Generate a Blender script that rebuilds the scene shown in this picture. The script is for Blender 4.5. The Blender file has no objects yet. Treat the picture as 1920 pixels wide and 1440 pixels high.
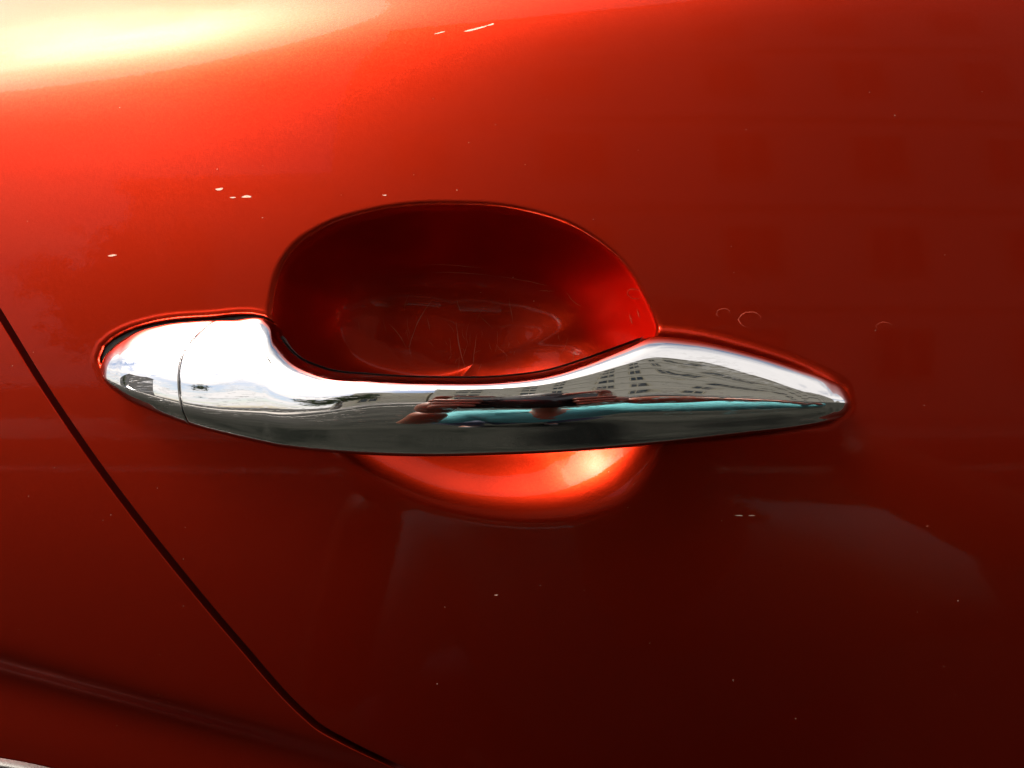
import bpy, bmesh, math, random
import numpy as np
from mathutils import Vector, Matrix
random.seed(7); rng = np.random.default_rng(7)
R_ = math.radians
scene = bpy.context.scene
C = scene.collection

# ------------------------------------------------------------------ camera
S = 0.28 / 1920          # metres per photo pixel on the door skin
D = 0.24                 # camera distance from the door skin
cam_d = bpy.data.cameras.new('camera'); cam = bpy.data.objects.new('camera', cam_d); C.objects.link(cam)
cam_d.sensor_width = 36; cam_d.lens = 36 * D / 0.28
cam_d.clip_start = 0.003; cam_d.clip_end = 2000
cam.location = (0, -D, 0); cam.rotation_euler = (R_(90), 0, 0)
scene.camera = cam

# ------------------------------------------------------------------ light
SUN_DIR = Vector((-0.462, -0.352, 0.814)).normalized()      # towards the sun
SUN_EL = math.asin(SUN_DIR.z); SUN_AZ = math.atan2(SUN_DIR.x, SUN_DIR.y)
world = bpy.data.worlds.new('World'); scene.world = world; world.use_nodes = True
wn = world.node_tree; wn.nodes.clear()
def N(nt, t, **kw):
    n = nt.nodes.new(t)
    for k, v in kw.items():
        if k.startswith('i_'): n.inputs[k[2:].replace('_', ' ')].default_value = v
        else: setattr(n, k, v)
    return n
out = N(wn, 'ShaderNodeOutputWorld'); bg = N(wn, 'ShaderNodeBackground'); bg.inputs[1].default_value = 0.10
sky = N(wn, 'ShaderNodeTexSky', sky_type='NISHITA', sun_disc=False, sun_elevation=SUN_EL, sun_rotation=SUN_AZ)
tc = N(wn, 'ShaderNodeTexCoord')
sep = N(wn, 'ShaderNodeSeparateXYZ'); wn.links.new(tc.outputs['Generated'], sep.inputs[0])
def M(nt, op, a, b=None, c=None, clamp=False):
    n = nt.nodes.new('ShaderNodeMath'); n.operation = op; n.use_clamp = clamp
    for i, v in enumerate((a, b, c)):
        if v is None: continue
        if isinstance(v, (int, float)): n.inputs[i].default_value = v
        else: nt.links.new(v, n.inputs[i])
    return n.outputs[0]
zz = M(wn, 'ADD', M(wn, 'MAXIMUM', sep.outputs[2], 0.0), 0.12)
cx_ = M(wn, 'DIVIDE', sep.outputs[0], zz); cy_ = M(wn, 'DIVIDE', sep.outputs[1], zz)
cmb = N(wn, 'ShaderNodeCombineXYZ'); wn.links.new(cx_, cmb.inputs[0]); wn.links.new(cy_, cmb.inputs[1])
cn = N(wn, 'ShaderNodeTexNoise'); cn.inputs['Scale'].default_value = 0.9; cn.inputs['Detail'].default_value = 7
cn.inputs['Roughness'].default_value = 0.58; wn.links.new(cmb.outputs[0], cn.inputs['Vector'])
cr = N(wn, 'ShaderNodeMapRange'); cr.inputs[1].default_value = 0.36; cr.inputs[2].default_value = 0.55
wn.links.new(cn.outputs[0], cr.inputs[0])
# thin cloud brightens towards the sun behind it (forward scattering)
dot = N(wn, 'ShaderNodeVectorMath', operation='DOT_PRODUCT'); wn.links.new(tc.outputs['Generated'], dot.inputs[0])
dot.inputs[1].default_value = SUN_DIR
dp = M(wn, 'MAXIMUM', dot.outputs['Value'], 0.0)
h1 = M(wn, 'MULTIPLY', M(wn, 'POWER', dp, 9.0), 42.0)
h2 = M(wn, 'MULTIPLY', M(wn, 'POWER', dp, 42.0), 520.0)
cb = M(wn, 'MULTIPLY_ADD', cn.outputs[0], 6.0, 4.5)
cc = N(wn, 'ShaderNodeVectorMath', operation='SCALE'); cc.inputs[0].default_value = (1.0, 0.965, 0.93); wn.links.new(cb, cc.inputs['Scale'])
hs = N(wn, 'ShaderNodeVectorMath', operation='SCALE'); hs.inputs[0].default_value = (1.0, 0.87, 0.74); wn.links.new(M(wn, 'ADD', h1, h2), hs.inputs['Scale'])
ca = N(wn, 'ShaderNodeVectorMath', operation='ADD'); wn.links.new(cc.outputs[0], ca.inputs[0]); wn.links.new(hs.outputs[0], ca.inputs[1])
mx = N(wn, 'ShaderNodeMix', data_type='RGBA'); wn.links.new(cr.outputs[0], mx.inputs[0])
wn.links.new(sky.outputs[0], mx.inputs[6]); wn.links.new(ca.outputs[0], mx.inputs[7])
wn.links.new(mx.outputs[2], bg.inputs[0]); wn.links.new(bg.outputs[0], out.inputs[0])

sd = bpy.data.lights.new('sun', 'SUN'); sd.energy = 2.4; sd.angle = R_(38); sd.color = (1.0, 0.91, 0.81)
sun = bpy.data.objects.new('sun', sd); C.objects.link(sun)
sun.rotation_euler = SUN_DIR.to_track_quat('Z', 'Y').to_euler(); sun.location = (-2, -2, 3)
vs = scene.view_settings; vs.view_transform = 'Standard'; vs.look = 'None'; vs.gamma = 1; vs.exposure = 0.45
scene.render.engine = 'CYCLES'

# ------------------------------------------------------------------ materials
def mat(name, col, rough=0.5, metal=0.0, **kw):
    m = bpy.data.materials.new(name); m.use_nodes = True
    b = m.node_tree.nodes['Principled BSDF']
    b.inputs['Base Color'].default_value = (*col, 1); b.inputs['Roughness'].default_value = rough
    b.inputs['Metallic'].default_value = metal
    for k, v in kw.items(): b.inputs[k].default_value = v
    return m, m.node_tree, b
def noise(nt, scale, detail=2, rough=.5, vec=None, stretch=None):
    n = nt.nodes.new('ShaderNodeTexNoise'); n.inputs['Scale'].default_value = scale
    n.inputs['Detail'].default_value = detail; n.inputs['Roughness'].default_value = rough
    if vec is None:
        t = nt.nodes.new('ShaderNodeTexCoord'); vec = t.outputs['Object']
    if stretch:
        mp = nt.nodes.new('ShaderNodeMapping'); mp.inputs['Scale'].default_value = stretch[0]; mp.inputs['Rotation'].default_value = stretch[1]
        nt.links.new(vec, mp.inputs[0]); vec = mp.outputs[0]
    nt.links.new(vec, n.inputs['Vector']); return n
def ramp(nt, fac, lo, hi, a=0.0, b=1.0):
    n = nt.nodes.new('ShaderNodeMapRange'); nt.links.new(fac, n.inputs[0])
    for i, v in enumerate((lo, hi, a, b)): n.inputs[i + 1].default_value = v
    return n.outputs[0]
def mixc(nt, fac, a, b):
    n = nt.nodes.new('ShaderNodeMix'); n.data_type = 'RGBA'
    if isinstance(fac, float): n.inputs[0].default_value = fac
    else: nt.links.new(fac, n.inputs[0])
    for i, v in ((6, a), (7, b)):
        if isinstance(v, tuple): n.inputs[i].default_value = (*v, 1)
        else: nt.links.new(v, n.inputs[i])
    return n.outputs[2]
def bump(nt, h, strength, dist, normal=None):
    n = nt.nodes.new('ShaderNodeBump'); n.inputs['Strength'].default_value = strength; n.inputs['Distance'].default_value = dist
    nt.links.new(h, n.inputs['Height'])
    if normal: nt.links.new(normal, n.inputs['Normal'])
    return n.outputs[0]

# car paint: metallic flake base under a clear coat
paint, nt, b = mat('metallic_red_paint', (0.38, 0.0165, 0.0036), 0.345, 1.0)
b.inputs['Coat Weight'].default_value = 0.19; b.inputs['Coat Roughness'].default_value = 0.015; b.inputs['Coat IOR'].default_value = 1.5
v = nt.nodes.new('ShaderNodeTexVoronoi'); v.inputs['Scale'].default_value = 4600
t = nt.nodes.new('ShaderNodeTexCoord'); nt.links.new(t.outputs['Object'], v.inputs['Vector'])
fl = nt.nodes.new('ShaderNodeVectorMath'); fl.operation = 'SUBTRACT'; nt.links.new(v.outputs['Color'], fl.inputs[0]); fl.inputs[1].default_value = (.5, .5, .5)
fs = nt.nodes.new('ShaderNodeVectorMath'); fs.operation = 'SCALE'; nt.links.new(fl.outputs[0], fs.inputs[0]); fs.inputs['Scale'].default_value = 0.05
ge = nt.nodes.new('ShaderNodeNewGeometry')
ad = nt.nodes.new('ShaderNodeVectorMath'); ad.operation = 'ADD'; nt.links.new(ge.outputs['Normal'], ad.inputs[0]); nt.links.new(fs.outputs[0], ad.inputs[1])
nz = nt.nodes.new('ShaderNodeVectorMath'); nz.operation = 'NORMALIZE'; nt.links.new(ad.outputs[0], nz.inputs[0])
nt.links.new(nz.outputs[0], b.inputs['Normal'])
pn = noise(nt, 60, 6, .65)
nt.links.new(ramp(nt, pn.outputs[0], .3, .75, .012, .05), b.inputs['Coat Roughness'])     # thin film of dust
orange = noise(nt, 700, 2, .5)                                                           # orange peel of the lacquer
nt.links.new(bump(nt, orange.outputs[0], .02, .0004), b.inputs['Coat Normal'])

# chrome, finely scratched
def chrome_mat(name, worn):
    m, nt, b = mat(name, (0.80, 0.79, 0.80), 0.03, 1.0)
    sa = None
    p = noise(nt, 38, 3, .6); zone = ramp(nt, p.outputs[0], .42, .68, .10, 1.0)
    for k_, (ang_, ln_, th_) in enumerate(((3, 70, .70), (38, 240, .715), (-47, 300, .72), (78, 340, .725), (-14, 150, .71))):
        a = noise(nt, 1.0, 1, .5, stretch=((ln_, 260, 7800), (0, R_(ang_), 0)))
        l = ramp(nt, a.outputs[0], th_, th_ + .03)
        sa = l if sa is None else M(nt, 'ADD', sa, l, clamp=True)
    sc = sa
    s = M(nt, 'MULTIPLY', sa, zone)
    nt.links.new(M(nt, 'MULTIPLY_ADD', s, worn, .022), b.inputs['Roughness'])
    nt.links.new(bump(nt, s, .2, .00004), b.inputs['Normal'])
    return m
chrome = chrome_mat('polished_chrome', .22)
chrome_cap = chrome_mat('cap_chrome', .3)
rubber, nt, b = mat('black_rubber', (0.008, 0.008, 0.008), .8); b.inputs['Specular IOR Level'].default_value = .2
n = noise(nt, 900, 2); nt.links.new(bump(nt, n.outputs[0], .2, .0002), b.inputs['Normal'])
plastic, nt, b = mat('black_plastic', (0.016, 0.016, 0.017), .42)
n = noise(nt, 1500, 2); nt.links.new(bump(nt, n.outputs[0], .3, .0002), b.inputs['Normal'])
silver, _, _ = mat('silver_trim', (0.6, 0.6, 0.58), .3, 1.0)
scratch_m, nt, b = mat('scratched_lacquer', (0.5, 0.08, 0.03), .6)
n = noise(nt, 3000, 1); nt.links.new(mixc(nt, n.outputs[0], (.24, .02, .005), (.42, .08, .03)), b.inputs['Base Color'])
chip_glint_m, nt, b = mat('chip_and_glint_paint', (0.8, 0.62, 0.5), .5)
n = noise(nt, 2500, 1); nt.links.new(mixc(nt, n.outputs[0], (.5, .14, .07), (.75, .6, .5)), b.inputs['Base Color'])
spot_m, _, _ = mat('dried_water', (0.26, 0.03, 0.012), .5)

# ------------------------------------------------------------------ helpers
def PX(u): return (u - 960) * S
def PZ(v): return (720 - v) * S
def interp(x, xs, ys):                       # monotone-ish cubic (Catmull-Rom, non-uniform)
    xs = np.asarray(xs, float); ys = np.asarray(ys, float); x = np.asarray(x, float)
    d = np.diff(ys) / np.diff(xs); m = np.empty_like(ys); m[0] = d[0]; m[-1] = d[-1]
    h = np.diff(xs); m[1:-1] = (d[:-1] * h[1:] + d[1:] * h[:-1]) / (h[1:] + h[:-1])
    i = np.clip(np.searchsorted(xs, x, side='right') - 1, 0, len(xs) - 2)
    t = (x - xs[i]) / h[i]; t = np.clip(t, 0, 1)
    return ((2*t**3 - 3*t**2 + 1) * ys[i] + (t**3 - 2*t**2 + t) * h[i] * m[i] + (-2*t**3 + 3*t**2) * ys[i+1] + (t**3 - t**2) * h[i] * m[i+1])
def sm(a, b, x):
    t = np.clip((x - a) / (b - a), 0, 1); return t*t*(3 - 2*t)
def mesh_np(name, P, quads, m, parent=None, normals=None, loc=None):
    me = bpy.data.meshes.new(name)
    used = np.unique(quads); remap = np.zeros(len(P), np.int64); remap[used] = np.arange(len(used))
    Pn = P[used]; q = remap[quads]
    off = np.array(parent_loc(parent)) if loc is None else np.array(loc)
    me.vertices.add(len(Pn)); me.vertices.foreach_set('co', (Pn - off).ravel())
    k = q.shape[1]
    me.loops.add(q.size); me.loops.foreach_set('vertex_index', q.ravel())
    me.polygons.add(len(q)); me.polygons.foreach_set('loop_start', np.arange(0, q.size, k)); 
    me.update(calc_edges=True); me.validate()
    me.polygons.foreach_set('use_smooth', np.ones(len(me.polygons), bool))
    if normals is not None: me.normals_split_custom_set_from_vertices(normals[used].tolist())
    me.materials.append(m); me.update()
    o = bpy.data.objects.new(name, me); C.objects.link(o)
    if parent: o.parent = parent
    if loc is not None: o.location = loc
    return o
def parent_loc(p):
    l = Vector((0, 0, 0))
    while p: l += p.location; p = p.parent
    return l
def grid_quads(a, b, wrap=False, base=0):
    i = np.arange(a - 1)[:, None]; j = np.arange(b if wrap else b - 1)[None, :]
    j2 = (j + 1) % b
    q = np.stack([base + i*b + j, base + i*b + j2, base + (i+1)*b + j2, base + (i+1)*b + j], -1)
    return q.reshape(-1, 4)
def empty(name, loc, label=None, cat=None, group=None):
    o = bpy.data.objects.new(name, None); C.objects.link(o); o.location = loc; o.empty_display_size = .05
    tag(o, label, cat, group); return o
def tag(o, label=None, cat=None, group=None, kind=None):
    if label: o['label'] = label
    if cat: o['category'] = cat
    if group: o['group'] = group
    if kind: o['kind'] = kind
    return o
def bm_obj(name, bm, m, parent=None, smooth=False, loc=None):
    me = bpy.data.meshes.new(name); bm.normal_update(); bm.to_mesh(me); bm.free()
    if smooth: me.polygons.foreach_set('use_smooth', np.ones(len(me.polygons), bool))
    me.materials.append(m); o = bpy.data.objects.new(name, me); C.objects.link(o)
    if parent: o.parent = parent
    if loc is not None: o.location = loc
    return o
def box(bm, x0, x1, y0, y1, z0, z1):
    v = [bm.verts.new((x, y, z)) for x in (x0, x1) for y in (y0, y1) for z in (z0, z1)]
    for f in ((0,1,3,2),(4,6,7,5),(0,4,5,1),(2,3,7,6),(0,2,6,4),(1,5,7,3)): bm.faces.new([v[i] for i in f])

# ------------------------------------------------------------------ the car skin as a height field  y = F(u, v)   (u, v in photo pixels on the skin)
BC = (880.0, 675.0)
OUT = [(530,500),(514,560),(511,620),(528,695),(580,760),(650,820),(728,872),(810,910),(902,932),(1000,939),(1092,928),(1164,898),(1214,847),(1243,783),(1252,700),(1240,622),(1219,568),(1183,505),(1100,435),(980,392),(845,381),(700,395),(600,430),(556,462)]
ang = np.array([math.atan2(v - BC[1], u - BC[0]) for u, v in OUT]); rad = np.array([math.hypot(u - BC[0], v - BC[1]) for u, v in OUT])
o_ = np.argsort(ang); ang = ang[o_]; rad = rad[o_]
AN = np.concatenate([ang[-3:] - 2*math.pi, ang, ang[:3] + 2*math.pi]); RA = np.concatenate([rad[-3:], rad, rad[:3]])
def Rth(th): return interp((th + math.pi) % (2*math.pi) - math.pi, AN, RA)
def sdf(poly, u, v):
    P = np.array(poly, float); d = np.full(u.shape, 1e18); ins = np.zeros(u.shape, bool)
    for a, b2 in zip(P, np.roll(P, -1, 0)):
        e = b2 - a; wx = u - a[0]; wy = v - a[1]; t = np.clip((wx*e[0] + wy*e[1]) / (e @ e), 0, 1)
        d = np.minimum(d, (wx - e[0]*t)**2 + (wy - e[1]*t)**2)
        c = ((a[1] > v) != (b2[1] > v)) & (u < (b2[0]-a[0])*(v-a[1])/((b2[1]-a[1]) or 1e-9) + a[0]); ins ^= c
    d = np.sqrt(d); return np.where(ins, -d, d)
FOOT_L = [(191,672),(200,650),(228,630),(290,609),(390,599),(500,599),(560,640),(560,760),(440,772),(350,762),(270,738),(215,712),(195,692)]
FOOT_R = [(1180,640),(1228,636),(1300,642),(1400,666),(1500,699),(1560,728),(1585,748),(1575,764),(1500,780),(1400,794),(1250,806),(1150,806)]
def soft_poly(P, step=6):
    P = np.array(P, float); P = np.vstack([P[-2:], P, P[:3]]); L0 = np.concatenate([[0], np.cumsum(np.hypot(*np.diff(P, axis=0).T))])
    t = np.arange(L0[2], L0[-3], step); return list(zip(interp(t, L0, P[:, 0]), interp(t, L0, P[:, 1])))
SOFT_L = soft_poly(FOOT_L, 22); SOFT_R = soft_poly(FOOT_R, 34)
SEAM = [(-1000,-760),(-400,30),(0,590),(90,733),(200,892),(330,1062),(450,1210),(560,1338),(592,1368),(640,1398),(720,1442),(1400,1810),(3200,2790)]
def smax(a, b, k):
    h = np.maximum(k - np.abs(a - b), 0); return np.maximum(a, b) + h*h/(4*k)
def F(u, v):
    x = (u - 960) * S; z = (720 - v) * S
    # the flank: tucks under at the bottom, leans away towards the shoulder above
    y = np.where(z > 0, 0.75*z*z, 0.42*z*z) + 0.10*x*x
    zt = z - 0.146*x
    y = y + 0.034 * np.logaddexp(0, (zt - 0.110) / 0.007) * 0.007 * 12
    # character line rising towards the rear, fading out on the door
    q = (v - (1262 + 0.262*u + 0.00001*u*u)) ; fade = 1 - sm(300, 1300, u)
    y = y + fade * 0.0027 * np.tanh(q/26.0) - 0.0013 * fade * sm(30, 190, q)
    # scooped hollow behind the grip
    du = u - BC[0]; dv = v - BC[1]; th = np.arctan2(dv, du); rho = np.hypot(du, dv); Rt = Rth(th); r = rho / Rt
    lowp = sm(-0.25, 0.8, np.sin(th)); bowl = 0.033 * (1 - np.minimum(r, 2.2)**(2.75 - 1.15*lowp + 1.5*sm(.2, .95, -np.cos(th))*(1 - lowp) + 0.9*sm(.3, .95, -np.sin(th))))
    low = sm(0.1, 0.75, np.sin(th))
    k = 0.0042 + 0.0078*low
    left = sm(0.3, 1.0, -np.cos(th)) * (1 - low)
    k = k + 0.0015 * left - 0.0022 * sm(.55, .95, np.cos(th)) * (1 - low)
    rec = smax(0*u, bowl, k)
    rim = np.exp(-((rho - Rt)/1.9)**2) * (1 - sm(-.05, .15, np.sin(th))) * sm(-1.02, -.75, -np.abs(np.cos(th)) )
    rec = rec - 0.00010 * np.exp(-((rho - Rt)/1.7)**2) * (1 - sm(-.15, .1, np.sin(th)))
    # seat of the handle ends: a shallow dished joint
    dL = np.full(u.shape, 500.0); dR = dL.copy()
    near = (v > 560) & (v < 820) & (u > 150) & (u < 600)
    if near.any(): dL[near] = sdf(SOFT_L, u[near], v[near])
    near = (v > 590) & (v < 850) & (u > 1130) & (u < 1640)
    if near.any(): dR[near] = sdf(SOFT_R, u[near], v[near])
    gL = 0.0026 * (1 - sm(-2, 7.5, dL)); gR = 0.0030 * (1 - sm(-10, 34, dR))
    rec = smax(smax(rec, gL, 0.0005), gR, 0.0012)
    beadL = 0.00011 * np.exp(-((dL - 12)/3.4)**2) * (1 - sm(640, 760, v)) * (1 - sm(480, 540, u))
    return y + rec - beadL * (r > 1.0)
def skin_pos(u, v): return np.stack([(u - 960)*S, F(u, v), (720 - v)*S], -1)
def skin_nrm(u, v, e=0.6):
    fu = (F(u + e, v) - F(u - e, v)) / (2*e*S); fv = (F(u, v + e) - F(u, v - e)) / (2*e*S)
    n = np.stack([fu, -np.ones_like(u), -fv], -1)        # d/dz = -d/dv
    return n / np.linalg.norm(n, axis=-1, keepdims=True)
def skin_pt(u, v, lift=0.0):
    p = skin_pos(np.array([u], float), np.array([v], float))[0]; n = skin_nrm(np.array([u], float), np.array([v], float))[0]
    return Vector(p + n*lift), Vector(n)

car = empty('car', (0, 0.02, -0.78), 'orange red metallic car with a chrome door handle over a scooped hollow', 'car')
# door outline seen from the hollow's centre
seam_d = [(u, v) for u, v in SEAM]
def dense(pl, step=12):
    r = [];
    for a, b2 in zip(pl[:-1], pl[1:]):
        n = max(1, int(math.hypot(b2[0]-a[0], b2[1]-a[1])/step)); r += [(a[0]+(b2[0]-a[0])*i/n, a[1]+(b2[1]-a[1])*i/n) for i in range(n)]
    return r + [pl[-1]]
def smooth_seam():
    P = np.array(SEAM, float); L = np.concatenate([[0], np.cumsum(np.hypot(*np.diff(P, axis=0).T))])
    t = np.concatenate([np.linspace(0, L[2], 60)[:-1], np.linspace(L[2]-0, L[10], 420)[:-1], np.linspace(L[10], L[-1], 80)])
    return np.stack([interp(t, L, P[:, 0]), interp(t, L, P[:, 1])], -1)
SM = smooth_seam()
tg = np.gradient(SM, axis=0); tg /= np.linalg.norm(tg, axis=1, keepdims=True)
nm = np.stack([tg[:, 1], -tg[:, 0]], -1)          # towards the door (right / up)
GAPH = 8.5
DE = SM + nm*GAPH; QE = SM - nm*GAPH
bpoly = np.vstack([DE, [(3200, 2900), (4000, 2900), (4000, -900), (-1000, -900)]])
NA = 1440
th = np.linspace(-math.pi, math.pi, NA, endpoint=False)
def ray_poly(th):
    B = np.full(th.shape, 1e9); dx = np.cos(th); dy = np.sin(th)
    for a, b2 in zip(bpoly, np.roll(bpoly, -1, 0)):
        ex, ey = b2 - a; ax, ay = a[0]-BC[0], a[1]-BC[1]
        den = dx*ey - dy*ex; den = np.where(abs(den) < 1e-12, 1e-12, den)
        t = (ax*ey - ay*ex)/den; s = (ax*dy - ay*dx)/den
        ok = (t > 0) & (s >= -1e-6) & (s <= 1+1e-6); B = np.where(ok & (t < B), t, B)
    return B
B = ray_poly(th); Rt = Rth(th)
rings = []
for f in np.linspace(0.004, 0.86, 66): rings.append(f*Rt)
for d in np.linspace(-0.14, 0, 44)[1:]: rings.append(Rt*(1 + d))
NREC = len(rings)
near_end = np.minimum(440, 0.93*(B - Rt))
for d in np.concatenate([np.linspace(0, 60, 50)[1:], np.linspace(60, 440, 150)[1:]])/440: rings.append(Rt + near_end*d)
for d in np.linspace(0, 1, 46)[1:]**1.25: rings.append(Rt + near_end + (B - Rt - near_end)*d)
RH = np.array(rings); U = BC[0] + RH*np.cos(th); V = BC[1] + RH*np.sin(th)
Pd = skin_pos(U, V); Nd = skin_nrm(U, V)
# hem turned inwards round the door edge
lastP = Pd[-1]; lastN = Nd[-1]
rr = np.stack([np.cos(th), 0*th, -np.sin(th)], -1)
hem = []; hn = []
for a in (30, 60, 90):
    a_ = R_(a); hem.append(lastP + rr*0.0003*math.sin(a_) - lastN*0.0003*(1-math.cos(a_))); n = lastN*math.cos(a_) + rr*math.sin(a_); hn.append(n)
hem.append(hem[-1] - lastN*0.012); hn.append(rr)
Pd = np.concatenate([Pd, np.array(hem)]); Nd = np.concatenate([Nd, np.array(hn)])
nr = Pd.shape[0]; q = grid_quads(nr, NA, wrap=True)
cut = (NREC - 1)*NA
Pf = Pd.reshape(-1, 3); Nf = Nd.reshape(-1, 3)
# fix winding so that faces look at the camera (-y)
door = mesh_np('rear_door', Pf, q[cut:], paint, car, Nf)
hollow = mesh_np('handle_hollow', Pf, q[:cut], paint, door, Nf)
tag(hollow, 'deep oval finger hollow pressed into the door behind the grip')
# plug the tiny hole at the very centre of the rings (hidden geometry, keeps the skin closed)
c0 = skin_pos(np.array([BC[0]]), np.array([BC[1]]))[0]
fan = np.array([[i, (i+1) % NA, NA] for i in range(NA)])
mesh_np('hollow_floor', np.vstack([Pf[:NA], c0]), fan[:, ::-1], paint, door, np.vstack([Nf[:NA], skin_nrm(np.array([BC[0]]), np.array([BC[1]]))]))

# rear quarter panel beyond the seam
dirq = np.array([-0.80, 0.60]); ns = 170
s = (np.linspace(0, 1, ns)**1.5)*2000
s[0] = 0
U = QE[:, 0][None, :] + dirq[0]*s[:, None]; V = QE[:, 1][None, :] + dirq[1]*s[:, None]
Pq = skin_pos(U, V); Nq = skin_nrm(U, V)
sn = np.stack([nm[:, 0], 0*nm[:, 0], -nm[:, 1]], -1)
hem = []; hn = []
for a in (90, 60, 30):
    a_ = R_(a); hem.append(Pq[0] + sn*0.0003*math.sin(a_) - Nq[0]*0.0003*(1-math.cos(a_))); hn.append(Nq[0]*math.cos(a_) + sn*math.sin(a_))
hem.insert(0, hem[0] - Nq[0]*0.012); hn.insert(0, sn)
Pq = np.concatenate([np.array(hem), Pq]); Nq = np.concatenate([np.array(hn), Nq])
# leave out what the wheel arch opening takes away
ARCH = (-175.0, 2450.0, 1012.0)     # centre, radius in photo pixels
qq = grid_quads(Pq.shape[0], Pq.shape[1])
uu = Pq[..., 0].ravel()/S + 960; vv = 720 - Pq[..., 2].ravel()/S
cu = uu[qq].mean(1); cv = vv[qq].mean(1)
keep = np.hypot(cu - ARCH[0], cv - ARCH[1]) > ARCH[2] - 6
quarter = mesh_np('rear_quarter_panel', Pq.reshape(-1, 3), qq[keep][:, ::-1], paint, car, Nq.reshape(-1, 3))

# seal in the shut line
def strip_tube(path, r, m, name, parent, seg=8):
    P = np.array(path); t = np.gradient(P, axis=0); t /= np.linalg.norm(t, axis=1, keepdims=True)
    up = np.array([0, -1.0, 0]); s1 = np.cross(t, up); s1 /= np.linalg.norm(s1, axis=1, keepdims=True); s2 = np.cross(s1, t)
    a = np.linspace(0, 2*math.pi, seg, endpoint=False)
    rr = np.broadcast_to(np.asarray(r, float), (len(P),))
    G = P[:, None] + rr[:, None, None]*(np.cos(a)[None, :, None]*s1[:, None] + np.sin(a)[None, :, None]*s2[:, None])
    return mesh_np(name, G.reshape(-1, 3), grid_quads(len(P), seg, True), m, parent)
sp = skin_pos(SM[:, 0], SM[:, 1]); sp[:, 1] += 0.0078
strip_tube(sp[::3], 0.0028, rubber, 'door_seal', car)

# wheel arch trim, its bright edge just enters the frame
a = np.linspace(R_(-125), R_(-35), 160)
def arc_sheet(r0, r1, lift0, lift1, k=8):
    rows = []
    for f in np.linspace(0, 1, k):
        r = r0 + (r1-r0)*f; u = ARCH[0] + r*np.cos(a); v = ARCH[1] + r*np.sin(a)
        p = skin_pos(u, v); p[:, 1] -= lift0 + (lift1-lift0)*f + 0.0014*math.sin(math.pi*f); rows.append(p)
    return np.array(rows)
G = arc_sheet(ARCH[2]+3, ARCH[2]-16, 0.0004, 0.0016)
tr = mesh_np('wheel_arch_trim', G.reshape(-1, 3), grid_quads(G.shape[0], G.shape[1]), plastic, car)
G = arc_sheet(ARCH[2]-16, ARCH[2]-33, 0.0020, 0.0020)
mesh_np('bright_edge', G.reshape(-1, 3), grid_quads(G.shape[0], G.shape[1]), silver, tr)
G = arc_sheet(ARCH[2]-33, ARCH[2]-330, 0.0014, 0.006)
mesh_np('arch_lip', G.reshape(-1, 3), grid_quads(G.shape[0], G.shape[1]), plastic, tr)

# ------------------------------------------------------------------ the chrome handle
#        u     vt   vb    yf      yb     (mm)   tilt weight: 0 left section, 1 middle, 2 right
ST = [ (188, 682, 682,   1.0,   3.0, 0.0),
       (190, 664, 701,  -4.5,   3.5, 0.0),
       (199, 647, 720, -10.0,   2.6, 0.0),
       (229, 626, 745,  -13.8,  2.6, 0.0),
       (288, 608, 773,  -17.0,  2.6, 0.0),
       (352, 601, 796,  -18.8,  2.6, 0.0),
       (425, 599, 816,  -20.0,  2.6, 0.05),
       (490, 600, 831,  -22.0,  2.6, 0.15),
       (503, 610, 834,  -22.4,  2.0, 0.2),
       (518, 634, 837,  -22.9, -2.0, 0.28),
       (545, 664, 841,  -23.8, -6.0, 0.4),
       (600, 690, 847,  -25.0, -9.5, 0.6),
       (700, 703, 854,  -26.5,-11.5, 0.9),
       (820, 708, 857,  -27.5,-12.5, 1.0),
       (940, 706, 854,  -27.6,-12.5, 1.05),
       (1030,694, 850,  -27.0,-11.0, 1.2),
       (1100,673, 845,  -25.5, -8.0, 1.4),
       (1165,650, 839,  -23.8, -3.0, 1.6),
       (1218,633, 834,  -22.0,  2.0, 1.75),
       (1300,637, 825,  -19.4,  2.6, 1.9),
       (1400,658, 813,  -17.3,  2.6, 2.0),
       (1500,688, 801,  -15.6,  2.6, 2.0),
       (1556,708, 790,  -13.6,   2.6, 2.0),
       (1583,722, 781,  -10.6,   2.8, 2.0),
       (1592,734, 771,  -7.0,   3.5, 2.0),
       (1596,753, 753,   1.0,   3.0, 2.0)]
ST = np.array(ST, float); ST[:, 3:5] *= 1e-3
L = np.concatenate([[0], np.cumsum(np.hypot(np.hypot(np.diff(ST[:, 0]), np.diff(ST[:, 1])*.7), np.diff(ST[:, 3])/S*.5))]); L /= L[-1]
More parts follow.
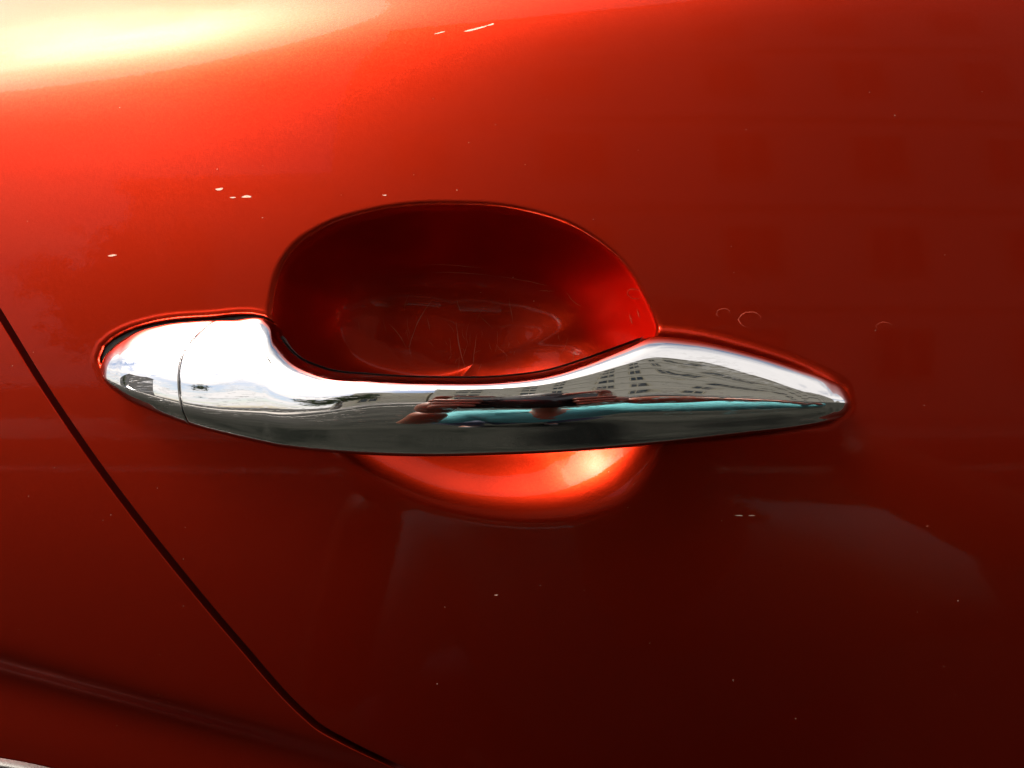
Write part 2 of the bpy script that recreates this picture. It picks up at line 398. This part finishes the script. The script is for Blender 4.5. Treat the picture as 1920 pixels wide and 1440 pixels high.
#  section control points (s: 0 top .. 1 bottom, q: 0 back .. 1 front)
SECA = [(.50,0),(.12,0),(.01,.10),(0,.34),(.075,.52),(.18,.69),(.28,.81),(.41,.90),(.55,.965),(.68,.99),(.79,1.0),(.85,.985),(.90,.93),(.97,.83),(1,.62),(.96,.05)]
SECB = [(.50,0),(.16,.02),(.03,.14),(0,.36),(.025,.62),(.07,.86),(.12,.96),(.20,.995),(.30,1.0),(.42,.988),(.53,.965),(.61,.93),(.68,.86),(.83,.75),(.96,.64),(1,.42),(.90,.05)]
SECC = [(.50,0),(.12,0),(.01,.16),(0,.46),(.045,.65),(.115,.755),(.22,.84),(.33,.915),(.44,.975),(.54,1.0),(.64,.985),(.74,.95),(.82,.90),(.89,.83),(.97,.78),(1,.60),(.96,.05)]
NS = 224
def section(S_):
    P = np.array(S_, float); n = len(P); P3 = np.vstack([P[-3:], P, P[:4]])
    k = np.arange(-3, n + 4); t = np.linspace(0, n, NS, endpoint=False)
    # cubic B-spline blended with interpolating spline = soft but faithful
    out = []
    for c in (0, 1):
        a_ = interp(t, k, P3[:, c]); i = np.floor(t).astype(int) + 3; f = t - np.floor(t)
        b_ = ((1-f)**3*P3[i-1, c] + (3*f**3-6*f**2+4)*P3[i, c] + (-3*f**3+3*f**2+3*f+1)*P3[i+1, c] + f**3*P3[i+2, c])/6
        out.append(.25*a_ + .75*b_)
    o = np.stack(out, -1); o[:, 0] = (o[:, 0]-o[:, 0].min())/(o[:, 0].max()-o[:, 0].min()); o[:, 1] = (o[:, 1]-o[:, 1].min())/(o[:, 1].max()-o[:, 1].min()); return o
SA, SB, SC = section(SECA), section(SECB), section(SECC)
TT = np.linspace(0, 1, 2000); VTS = interp(TT, L, ST[:, 1]); ker = np.exp(-np.linspace(-2.2, 2.2, 131)**2); ker /= ker.sum()
mid_ = sm(.06, .16, TT)*(1 - sm(.84, .94, TT)); VTS = VTS*(1-mid_) + np.convolve(np.pad(VTS, 65, mode='edge'), ker, 'valid')*mid_
def soft_col(c): Y = interp(TT, L, ST[:, c]); return Y*(1-mid_) + np.convolve(np.pad(Y, 65, mode='edge'), ker, 'valid')*mid_
YFS, WS, VBS = soft_col(3), soft_col(5), soft_col(2)
def handle_at(t):        # t: (rows, NS) station parameter per point
    u = interp(t, L, ST[:, 0]); vt = interp(t, L, ST[:, 1]); vb = np.where((t > .06) & (t < .94), np.interp(t, TT, VBS), interp(t, L, ST[:, 2])); yf = np.where((t > .06) & (t < .94), np.interp(t, TT, YFS), interp(t, L, ST[:, 3])); yb = interp(t, L, ST[:, 4]); w = np.interp(t, TT, WS)
    wa = np.clip(1 - w, 0, 1); wc = np.clip(w - 1, 0, 1); wb = 1 - wa - wc
    s = wa*SA[:, 0] + wb*SB[:, 0] + wc*SC[:, 0]; q = wa*SA[:, 1] + wb*SB[:, 1] + wc*SC[:, 1]
    a_ = np.maximum(0.0026 - yf, 0); T = a_*0.016/(a_**4 + 0.016**4)**.25 + (a_ < 1e-9)*0
    y = yf + (1 - q)*T; q0 = .34; f = np.clip((q0 - q)/q0, 0, 1)
    y = y + f*(yb - (yf + T))
    lo = np.clip((s - .4)/.5, 0, 1); g = (D + yf + T*(.64 - .14*lo))/D        # depth of the outline points of the section
    gx = (D + yf*.7)/D
    x = (u - 960)*S*gx
    vs_ = np.where((t > .06) & (t < .94), np.interp(t, TT, VTS), vt)                    # softened top line steers the front face
    vv = vs_ + (vb - vs_)*s + (vt - vs_)*np.clip(1 - s/.5, 0, 1)**2.2
    z = (720 - vv)*S*g
    base = 0.10*x*x + np.where(z > 0, .75, .42)*z*z
    return np.stack([x, y + base*.8, z], -1)
# shut line between fixed end cap and grip, a curved cut
def t_of_u(u):
    tt = np.linspace(0, 1, 4000); return np.interp(u, interp(tt, L, ST[:, 0]), tt)
scut = SA[:, 0]
us = 347 + 44*np.clip((0.47 - scut)/0.47, 0, 1)**2.0 + 14*np.clip((scut - .5)/.5, 0, 1)**1.6
front = SA[:, 1]
tcut = t_of_u(us); gw = .0004 + .0016*sm(.5, .1, 1 - np.clip(1 - scut, 0, 1))*0 + .0016*np.clip((.5 - scut)/.4, 0, 1)
handle = None
def piece(name, t0, t1, n, m, parent, turn0, turn1, grade=None):
    f = np.linspace(0, 1, n) if grade is None else grade(np.linspace(0, 1, n))
    T = t0[None, :] + (t1 - t0)[None, :]*f[:, None]
    G = handle_at(T)
    rows = [G]
    def lip(edge, inner):      # small rounded return towards the inside
        cen = edge.mean(0); dv = cen - edge; dv /= np.linalg.norm(dv, axis=1, keepdims=True)+1e-9
        ax = (edge - inner); ax /= np.linalg.norm(ax, axis=1, keepdims=True)+1e-9
        return [edge + ax*0.00012 + dv*0.00006, edge + ax*0.00018 + dv*0.0002, edge + ax*0.00018 + dv*0.0016]
    if turn1: rows.append(np.array(lip(G[-1], G[-2])))
    if turn0: rows.insert(0, np.array(lip(G[0], G[1])[::-1]))
    G = np.concatenate(rows)
    o = mesh_np(name, G.reshape(-1, 3), grid_quads(G.shape[0], NS, True), m, parent)
    return o
o1 = np.ones(NS)
half = 0.9/1405/2
grip = piece('door_handle', tcut + .0015 + gw*.6, o1*1.0, 620, chrome, car, True, False, lambda f: f - 0.06*np.sin(2*math.pi*f)*0)
tag(grip, 'long curved chrome grip bridging the hollow')
cap = piece('end_cap', o1*0.0, tcut - .0011 - gw*.6, 200, chrome_cap, grip, False, True)
tag(cap, 'rounded chrome cover over the lock end')
for o in (grip, cap):
    me = o.data; bm = bmesh.new(); bm.from_mesh(me); bmesh.ops.remove_doubles(bm, verts=bm.verts, dist=1e-7); bmesh.ops.recalc_face_normals(bm, faces=bm.faces); bm.to_mesh(me); bm.free()
    me.polygons.foreach_set('use_smooth', np.ones(len(me.polygons), bool))
me = grip.data; qv = np.empty(len(me.vertices)*3); me.vertices.foreach_get('co', qv)
def backing():
    js = [j for j in range(NS) if SB[j, 1] < .33]; js = sorted(js, key=lambda j: (j - js[0] + NS//2) % NS)
    tr_ = np.linspace(t_of_u(516), t_of_u(1212), 260)
    # the section index runs through 0 at the back
    order = sorted([j if j < NS/2 else j - NS for j in js])
    G = handle_at(np.repeat(tr_[:, None], NS, 1))[:, np.array(order) % NS]
    cen = handle_at(np.repeat(tr_[:, None], NS, 1)).mean(1, keepdims=True); d = G - cen; d /= np.linalg.norm(d, axis=2, keepdims=True)
    G = G + d*0.0005
    return mesh_np('grip_backing', G.reshape(-1, 3), grid_quads(len(tr_), len(order)), plastic, grip)
backing()
tf = tcut[None, :] + np.linspace(-.006, .0065, 5)[:, None]; G = handle_at(tf); cen = G.mean(1, keepdims=True); d = cen - G; d /= np.linalg.norm(d, axis=2, keepdims=True)
mesh_np('joint_dark_band', (G + d*.0007).reshape(-1, 3), grid_quads(5, NS, True), rubber, grip)  # added black band, stands in for shade inside the gap
# dark gasket under each end
def gasket(poly, name):
    P = np.array(poly, float); Lp = np.concatenate([[0], np.cumsum(np.hypot(*np.diff(np.vstack([P, P[:1]]), axis=0).T))])
    t = np.linspace(0, Lp[-1], 200, endpoint=False); Q = np.vstack([P, P[:1]])
    u = interp(t, Lp, Q[:, 0]); v = interp(t, Lp, Q[:, 1])
    cu, cv = u.mean(), v.mean(); rows = []
    for f, dy in ((1.006, 0.0024), (1.003, 0.0015), (0.995, 0.0012), (0.9, 0.0012)):
        uu = cu + (u-cu)*f; v2 = cv + (v-cv)*f
        p = np.stack([(uu-960)*S, F(uu, v2)*0 + F(np.array([cu]), np.array([cv]))[0]*0 - 0.0014 + dy, (720-v2)*S], -1); rows.append(p)
    G = np.array(rows); return mesh_np(name, G.reshape(-1, 3), grid_quads(4, 200, True), rubber, grip)
gasket([(min(u, 500), v) for u, v in FOOT_L if not (u == 560 and v == 640)], 'base_gasket'); gasket([p for p in FOOT_R if p[0] > 1225] + [(1226, 806)], 'base_gasket')

# ------------------------------------------------------------------ wear and painted glints on the paint
def streak(bm, pts, w, lift=0.00006):
    pts = [skin_pt(u, v, lift) for u, v in pts]
    L_, R2 = [], []
    for i, (p, n) in enumerate(pts):
        a = pts[max(0, i-1)][0]; b2 = pts[min(len(pts)-1, i+1)][0]; t = (b2-a).normalized(); s_ = t.cross(n).normalized()
        ww = w*S*0.5*math.sin(math.pi*(i+.35)/(len(pts)-.3)) * random.uniform(.6, 1.2)
        L_.append(bm.verts.new(p + s_*ww)); R2.append(bm.verts.new(p - s_*ww))
    for i in range(len(pts)-1): bm.faces.new((L_[i], L_[i+1], R2[i+1], R2[i]))
def curve(a, b2, bend=0, n=9, jit=.6):
    r = []
    for i in range(n):
        t = i/(n-1); x = a[0]+(b2[0]-a[0])*t; y = a[1]+(b2[1]-a[1])*t
        L2 = math.hypot(b2[0]-a[0], b2[1]-a[1]); nx, ny = -(b2[1]-a[1])/L2, (b2[0]-a[0])/L2; o = bend*math.sin(math.pi*t) + random.uniform(-jit, jit)
        r.append((x+nx*o, y+ny*o))
    return r
def unproj(u, v):                       # photo pixel -> skin pixel, where the sight line meets the hollow
    su, sv = u, v
    for _ in range(14):
        y = float(F(np.array([su]), np.array([sv]))[0]); k = (D + y)/D; su = .5*su + .5*(960 + (u-960)*k); sv = .5*sv + .5*(720 + (v-720)*k)
    return su, sv
bm = bmesh.new()
for a, b2, bend, w in (((812,560),(768,648),6,1.8),((768,648),(766,652),0,1),((729,607),(762,652),-3,1.4),((855,602),(873,692),3,1.8),((895,625),(886,690),1,1.2),((955,558),(963,606),1,1.4),((857,562),(866,588),1,1.1),((801,597),(806,620),0,1.2),
                      ((785,497),(905,503),-3,1.4),((810,511),(930,518),-3,1.3),((930,518),(1030,536),-2,1.3),((1060,545),(1090,575),3,1.2),((1180,588),(1186,608),0,1.8),((1194,579),(1199,596),0,1.8),((1010,545),(1040,546),0,1.2)):
    pts = [unproj(*p) for p in curve(a, b2, bend)]
    streak(bm, pts, w)
for _ in range(46):
    u = random.gauss(880, 110); v = random.gauss(632, 34); a = random.gauss(1.45, .45); l = random.uniform(6, 38)
    if v > 692 or v < 540: continue
    streak(bm, [unproj(*p) for p in curve((u, v), (u + math.cos(a)*l, min(700, v + math.sin(a)*l)), random.uniform(-3, 3), 6, .3)], random.uniform(.45, .8))
tag(bm_obj('hollow_scratches', bm, scratch_m, door, loc=-parent_loc(door)), kind='stuff')
bm = bmesh.new()
def fleck(bm, u, v, w, h, rot=0.0):
    n = 9; c = []
    for i in range(n):
        a = 2*math.pi*i/n; rr_ = random.uniform(.6, 1.1); x = math.cos(a)*w*rr_; y = math.sin(a)*h*rr_
        p, _ = skin_pt(u + x*math.cos(rot) - y*math.sin(rot), v + x*math.sin(rot) + y*math.cos(rot), .00005); c.append(bm.verts.new(p))
    bm.faces.new(c[::-1])
for u, v, w, h, r2 in ((461,368,11,3.2,-.05),(410,354,9,2.6,-.1),(213,479,10,2.4,-.1),(890,33,24,2.2,-.28),(918,24,10,1.6,-.3),(822,41,14,1.2,-.28),(1006,546,1,1,0),(720,365,5,1,0),(436,370,6,1.4,0),(1388,968,9,.9,0),(1412,968,7,.9,0),(930,1117,4,.9,0)):  # larger flecks are glints of reflected light, drawn as pale paint
    fleck(bm, u, v, w, h, r2)
for _ in range(70):
    u = random.uniform(0, 1910); v = random.uniform(150, 1430)
    if abs(v-700) < 170 and 160 < u < 1640: continue
    fleck(bm, u, v, random.uniform(.4, 1.0), random.uniform(.4, .9))
tag(bm_obj('chips_and_glints', bm, chip_glint_m, door, loc=-parent_loc(door)), kind='stuff')
bm = bmesh.new()
def ring(bm, u, v, a, b2, rot, w, gap=0.0, proj=False):
    pts = []
    for i in range(24):
        t = gap + (2*math.pi - gap)*i/23; x = a*math.cos(t)*random.uniform(.93, 1.05); y = b2*math.sin(t)*random.uniform(.93, 1.05)
        p = (u + x*math.cos(rot) - y*math.sin(rot), v + x*math.sin(rot) + y*math.cos(rot)); pts.append(unproj(*p) if proj else p)
    streak(bm, pts, w)
ring(bm, 1190, 551, 14, 9, .2, 1.3, proj=True); ring(bm, 1408, 599, 21, 15, 0, 1.3, 1.8); ring(bm, 1358, 587, 13, 9, 0, 1.0, 2.2)
ring(bm, 1662, 612, 15, 9, 0, .8, 2.6)
tag(bm_obj('water_marks', bm, spot_m, door, loc=-parent_loc(door)), kind='stuff')

# ------------------------------------------------------------------ what the chrome mirrors
GZ = -0.85
asph, nt, b = mat('asphalt', (.05, .05, .05), .95); b.inputs['Specular IOR Level'].default_value = .1
n = noise(nt, 2.2, 8, .7); n2 = noise(nt, 160, 2)
nt.links.new(mixc(nt, ramp(nt, n.outputs[0], .38, .62), (.002, .003, .002), (.014, .015, .0125)), b.inputs['Base Color']); nt.links.new(bump(nt, n2.outputs[0], .5, .004), b.inputs['Normal'])
bm = bmesh.new(); box(bm, -400, 400, -400, 400, GZ-.5, GZ); tag(bm_obj('road', bm, asph), kind='structure')
pav, nt, b = mat('pavement_stone', (.2, .2, .19), .85)
n = noise(nt, 2, 6, .6); nt.links.new(mixc(nt, n.outputs[0], (.13, .13, .12), (.24, .235, .22)), b.inputs['Base Color'])
bm = bmesh.new(); box(bm, -60, 80, -12.5, -8, GZ, GZ+.13); tag(bm_obj('pavement', bm, pav), kind='structure')

line_m, nt, b = mat('road_paint', (.6, .6, .58), .8); n = noise(nt, 25, 5, .7); nt.links.new(mixc(nt, ramp(nt, n.outputs[0], .4, .6), (.12, .12, .115), (.5, .5, .48)), b.inputs['Base Color'])
bm = bmesh.new()
for x0, x1, y0, y1 in ((-24, 26, -6.0, -5.88),): box(bm, x0, x1, y0, y1, GZ+.001, GZ+.005)
tag(bm_obj('parking_lines', bm, line_m), kind='structure')
cream, nt, b = mat('cream_render', (.55, .50, .40), .85)
n = noise(nt, .6, 5, .6); nt.links.new(mixc(nt, n.outputs[0], (.52, .48, .38), (.64, .59, .48)), b.inputs['Base Color'])
glass, _, _ = mat('window_glass', (.02, .03, .035), .06); frame_m, _, _ = mat('window_frame', (.5, .45, .32), .6)
def building(name, x0, x1, y, depth, floors, label, m, step=2.5, fh=2.75):
    b0 = empty(name, ((x0+x1)/2, y - depth/2, GZ), label, 'building')
    H = floors*fh + 1.0; w = (x1-x0)/2
    bm = bmesh.new(); box(bm, -w, w, -depth/2, depth/2, 0, H); box(bm, -w-.2, w+.2, -depth/2-.2, depth/2+.25, H, H+.35)
    for k in range(1, floors): box(bm, -w, w, depth/2, depth/2+.14, k*fh+.1, k*fh+.3)
    bm_obj('wall', bm, m, b0)
    bm = bmesh.new()
    for (a0, a1, c0_, c1_) in ((-.7, .7, 0, .1), (-.7, .7, 1.6, 1.7), (-.7, -.6, .1, 1.6), (.6, .7, .1, 1.6), (-.04, .04, .1, 1.6)): box(bm, a0, a1, 0, .09, c0_, c1_)
    fm = bpy.data.meshes.new('window'); bm.to_mesh(fm); bm.free(); fm.materials.append(frame_m)
    bm = bmesh.new(); box(bm, -.6, .6, .004, .03, .1, 1.6); pm = bpy.data.meshes.new('pane'); bm.to_mesh(pm); bm.free(); pm.materials.append(glass)
    nx = int((x1-x0-1.5)//step)
    for k in range(floors):
        for i in range(nx):
            o = bpy.data.objects.new('window', fm); C.objects.link(o); o.parent = b0; o.location = (-w + 1.6 + i*step, depth/2, k*fh + .95)
            o.scale = (.78, 1, .82); p = bpy.data.objects.new('pane', pm); C.objects.link(p); p.parent = o
    return b0
building('apartment_building', -2.5, 48, -13, 12, 6, 'long cream apartment block with rows of windows mirrored along the chrome grip', cream)
grey, nt, b = mat('grey_render', (.30, .29, .28), .85)
building('town_house', -7.2, -2.8, -14, 10, 2, 'low cream town house beside the tall apartment block, mirrored mid grip', cream)
building('office_building', -66, -30, -17, 10, 3, 'plain grey building with three rows of windows mirrored in the handle tip', grey)

# street trees and a parked car, seen only as reflections
leaf_m, nt, b = mat('green_leaves', (.05, .09, .025), .6); n = noise(nt, 3, 2); nt.links.new(mixc(nt, n.outputs[0], (.025, .05, .015), (.09, .13, .04)), b.inputs['Base Color'])
bark, nt, b = mat('grey_bark', (.12, .10, .08), .9)
def tree(x, y, h, r, label):
    t = empty('street_tree', (x, y, GZ), label, 'tree', 'street trees across the road')
    bm = bmesh.new(); prev = None
    for k in range(8):
        z_ = h*.62*k/7; rr_ = .16*(1 - .7*k/7); ring_ = [bm.verts.new((.08*math.sin(k) + math.cos(2*math.pi*i/10)*rr_, math.sin(2*math.pi*i/10)*rr_, z_)) for i in range(10)]
        if prev: [bm.faces.new((prev[i], prev[(i+1) % 10], ring_[(i+1) % 10], ring_[i])) for i in range(10)]
        prev = ring_
    bm_obj('trunk', bm, bark, t)
    bm = bmesh.new(); cl = [Vector((random.gauss(0, r*.42), random.gauss(0, r*.42), h*.66 + random.gauss(0, r*.42))) for _ in range(26)]
    for c in cl:
        for _ in range(150):
            p = c + Vector((random.gauss(0, 1), random.gauss(0, 1), random.gauss(0, 1)))*r*.16
            a_ = Vector((random.gauss(0, 1), random.gauss(0, 1), random.gauss(0, 1))).normalized()*.09; b_ = a_.orthogonal().normalized()*.06
            bm.faces.new([bm.verts.new(p + q_) for q_ in (a_, b_, -a_, -b_)])
    bm_obj('crown', bm, leaf_m, t)
tree(-27, -11.2, 6.2, 2.0, 'taller leafy street tree beyond the parked silver hatchback'); tree(-5.4, -10.9, 4.6, 1.4, 'smaller leafy street tree in front of the low cream house')
def parked_car(x, y):
    t = empty('parked_car', (x, y, GZ), 'silver parked hatchback across the road mirrored in the handle', 'car')
    silv, _, b = mat('silver_paint', (.45, .46, .48), .3, .7)
    prof = [(-2.0,.35),(-2.05,.7),(-1.95,.95),(-1.7,1.05),(-1.35,1.42),(-.6,1.5),(.3,1.46),(1.0,1.02),(1.8,.88),(2.05,.7),(2.05,.35)]
    bm = bmesh.new(); rows = []
    for yy, ins in ((-.85,.0),(-.80,.03),(.80,.03),(.85,.0)):
        rows.append([bm.verts.new((px*(1-ins*.3), yy*(1 if pz < 1.1 else .82), pz + (ins if pz > 1.3 else 0))) for px, pz in prof])
    for a_, b_ in zip(rows[:-1], rows[1:]):
        for i in range(len(prof)): bm.faces.new((a_[i], a_[(i+1) % len(prof)], b_[(i+1) % len(prof)], b_[i]))
    bm.faces.new(rows[0][::-1]); bm.faces.new(rows[-1]); bm_obj('body', bm, silv, t)
    for sgn in (-1, 1):
        for xs in (((-1.45, -.35), (-1.25, -.35)), ((-.25, .75), (-.25, .32))):
            bm = bmesh.new(); v = [(xs[0][0], sgn*.868, .98), (xs[0][1], sgn*.868, .98), (xs[1][1], sgn*.725, 1.40), (xs[1][0], sgn*.725, 1.40)]
            a_ = [bm.verts.new(p) for p in v]; b_ = [bm.verts.new((p[0], p[1] + sgn*.012, p[2])) for p in v]
            bm.faces.new(a_); bm.faces.new(b_[::-1]); [bm.faces.new((a_[i], a_[(i+1) % 4], b_[(i+1) % 4], b_[i])) for i in range(4)]
            bm_obj('side_window', bm, glass, t)
        for px in (-1.3, 1.3):
            bm = bmesh.new(); bmesh.ops.create_cone(bm, cap_ends=True, segments=28, radius1=.32, radius2=.32, depth=.2); bmesh.ops.rotate(bm, verts=bm.verts, matrix=Matrix.Rotation(R_(90), 3, 'X'))
            w_ = bm_obj('wheel', bm, rubber, t, loc=(px, sgn*.78, .32)); bm = bmesh.new(); bmesh.ops.create_cone(bm, cap_ends=True, segments=20, radius1=.2, radius2=.17, depth=.03); bmesh.ops.rotate(bm, verts=bm.verts, matrix=Matrix.Rotation(R_(-90*sgn), 3, 'X')); bm_obj('rim', bm, silver, w_, loc=(0, sgn*.11, 0))
parked_car(-13.5, -7.0)

# person holding the phone
def person():
    skin, nt, b = mat('brown_skin', (.16, .055, .03), .45); b.inputs['Subsurface Weight'].default_value = .05
    teal, nt, b = mat('teal_cloth', (.02, .30, .33), .85)
    n = noise(nt, 14, 4); nt.links.new(mixc(nt, n.outputs[0], (.03, .15, .17), (.06, .27, .29)), b.inputs['Base Color'])
    denim, _, _ = mat('dark_denim', (.02, .025, .05), .9); hair_m, _, _ = mat('black_hair', (.01, .008, .007), .6); shoe_m, _, _ = mat('shoe_leather', (.03, .03, .03), .5)
    white_m, _, _ = mat('eye_white', (.7, .68, .64), .3); lip_m, _, _ = mat('lip_skin', (.22, .06, .05), .4)
    root = empty('person', (0.12, -0.72, GZ), 'person in teal shirt crouching with a dark phone held out in both hands', 'person')
    off = root.location
    def skinned(name, pts, edges, rad_, m, parent, rootv=0, lv=2):
        me = bpy.data.meshes.new(name); me.from_pydata([tuple(Vector(p) - off) for p in pts], edges, []); me.materials.append(m)
        o = bpy.data.objects.new(name, me); C.objects.link(o); o.parent = parent
        md = o.modifiers.new('skin', 'SKIN'); md.use_smooth_shade = True
        for i, r in enumerate(rad_): me.skin_vertices[0].data[i].radius = (r, r) if not isinstance(r, tuple) else r
        for i in range(len(pts)): me.skin_vertices[0].data[i].use_root = (i == rootv)
        s2 = o.modifiers.new('subdivision', 'SUBSURF'); s2.levels = lv; s2.render_levels = lv
        return o
    z = GZ
    P = dict(pel=(.16,-.84,z+.33), wai=(.17,-.72,z+.44), che=(.17,-.58,z+.58), nec=(.14,-.52,z+.70), hb=(.125,-.48,z+.76), hd=(.11,-.44,z+.84), ht=(.11,-.45,z+.91),
             sl=(-.05,-.60,z+.63), el=(-.15,-.50,z+.50), wl=(-.075,-.33,z+.76), sr=(.36,-.55,z+.63), er=(.42,-.31,z+.69), wr=(.215,-.31,z+.80),
             hl=(.04,-.86,z+.31), kl=(-.08,-.56,z+.46), al=(-.05,-.74,z+.10), tl=(-.07,-.60,z+.05), hr=(.22,-.86,z+.31), kr=(.34,-.55,z+.42), ar=(.29,-.76,z+.10), tr=(.31,-.62,z+.05))
    names = list(P); ix = {k: i for i, k in enumerate(names)}
    E = [('pel','wai'),('wai','che'),('che','nec'),('nec','hb'),('hb','hd'),('hd','ht'),('che','sl'),('sl','el'),('el','wl'),('che','sr'),('sr','er'),('er','wr'),('pel','hl'),('hl','kl'),('kl','al'),('al','tl'),('pel','hr'),('hr','kr'),('kr','ar'),('ar','tr')]
    rd = dict(pel=.13, wai=.13, che=.14, nec=.05, hb=.058, hd=.082, ht=.06, sl=.05, el=.038, wl=.025, sr=.05, er=.038, wr=.025, hl=.08, kl=.055, al=.036, tl=.03, hr=.08, kr=.055, ar=.036, tr=.03)
    body = skinned('body', [P[k] for k in names], [(ix[a_], ix[b_]) for a_, b_ in E], [rd[k] for k in names], skin, root)
    # shirt and trousers follow the same skeleton a little proud of it
    def sub(name, keys, m, grow, ends={}):
        kk = list(keys); id2 = {k: i for i, k in enumerate(kk)}
        pts = [ends.get(k, P[k]) for k in kk]
        return skinned(name, pts, [(id2[a_], id2[b_]) for a_, b_ in E if a_ in id2 and b_ in id2], [rd[k]+grow for k in kk], m, root)
    lerp = lambda a_, b_, t: tuple(Vector(P[a_]).lerp(Vector(P[b_]), t))
    sub('shirt', ['pel','wai','che','nec','sl','el','sr','er','wr'], teal, .026, {'nec': lerp('che','nec',.75), 'el': lerp('sl','el',.95), 'wr': lerp('er','wr',.45)})
    sub('trousers', ['pel','hl','kl','al','hr','kr','ar'], denim, .013)
    for s_, k in (('l','l'),('r','r')):
        bm = bmesh.new(); bmesh.ops.create_icosphere(bm, subdivisions=3, radius=1)
        for vv_ in bm.verts:
            vv_.co = Vector((vv_.co.x*.05, vv_.co.y*.14, vv_.co.z*.055 if vv_.co.z > 0 else vv_.co.z*.035))
        p = Vector(P['a'+k]) - off; bm_obj('shoe', bm, shoe_m, root, True, (p.x, p.y+.08, .036))
    # face
    hd = Vector(P['hd']) - off
    def blob(name, c, r, m, parent=root, sub_=3):
        bm = bmesh.new(); bmesh.ops.create_icosphere(bm, subdivisions=sub_, radius=1)
        for vv_ in bm.verts: vv_.co = Vector((vv_.co.x*r[0], vv_.co.y*r[1], vv_.co.z*r[2]))
        return bm_obj(name, bm, m, parent, True, c)
    blob('hair', hd + Vector((0, -.022, .055)), (.088, .088, .062), hair_m)
    for sx in (-1, 1):
        e = blob('eye', hd + Vector((sx*.032, .076, .004)), (.014, .010, .009), white_m); blob('pupil', Vector((0, .0075, 0)), (.006, .004, .006), hair_m, e)
        blob('eyebrow', hd + Vector((sx*.033, .079, .022)), (.018, .006, .004), hair_m)
        blob('ear', hd + Vector((sx*.083, 0, -.005)), (.010, .018, .032), skin)
    blob('nose', hd + Vector((0, .084, -.018)), (.014, .018, .022), skin); blob('mouth', hd + Vector((0, .076, -.046)), (.024, .010, .008), lip_m)
    # hands close on the short ends of the phone
    for sx, wk, px in ((-1, 'wl', -.038), (1, 'wr', .132)):
        W = Vector(P[wk]); palm = Vector((px + sx*.014, -.275, -.025)); k0 = Vector((px + sx*.020, -.262, -.012))
        pts = [tuple(W), tuple(W.lerp(palm, .55)), tuple(palm)]; ed = [(0, 1), (1, 2)]; rad2 = [.024, .026, .025]
        o = skinned('hand', pts, ed, rad2, skin, root)
        for fi in range(4):
            zf = -.002 - .016*fi; ln = (.040, .046, .043, .034)[fi]
            a0 = palm + Vector((sx*.006, .006, zf + .022)); a1 = Vector((px + sx*.016, -.243, zf + .010)); a2 = Vector((px - sx*.006, -.2365, zf + .012 + .002*fi)); a3 = Vector((px - sx*ln*.62, -.2368, zf + .014))
            if fi == 0: a1 = Vector((px+sx*.004, -.252, .040)); a2 = Vector((px - sx*.020, -.248, .034)); a3 = Vector((px - sx*.040, -.246, .031))
            skinned('finger', [tuple(v_) for v_ in (a0, a1, a2, a3)], [(0,1),(1,2),(2,3)], [.0095, .0088, .008, .0068], skin, o)
        b0_ = palm + Vector((0, -.004, -.012)); skinned('thumb', [tuple(v_) for v_ in (b0_, Vector((px+sx*.004, -.272, -.022)), Vector((px-sx*.018, -.262, -.014)), Vector((px-sx*.034, -.2605, -.006)))], [(0,1),(1,2),(2,3)], [.012, .011, .0095, .0075], skin, o)
person()
# phone behind the lens
pb, nt, b = mat('phone_glass', (.012, .012, .014), .18)
bm = bmesh.new(); box(bm, -.082, .082, -.0042, .0042, -.038, .038)
bmesh.ops.bevel(bm, geom=bm.edges[:], offset=.003, segments=3, affect='EDGES')
phone = bm_obj('mobile_phone', bm, pb, None, True, (.047, -.2475, -.012)); tag(phone, 'dark mobile phone held sideways in the hands of the crouching person', 'phone')
bm = bmesh.new(); bmesh.ops.create_cone(bm, cap_ends=True, segments=32, radius1=.006, radius2=.006, depth=.001)
bmesh.ops.rotate(bm, verts=bm.verts, matrix=Matrix.Rotation(R_(90), 3, 'X')); bm_obj('camera_lens', bm, glass, phone, True, (-.047, .0050, .012))
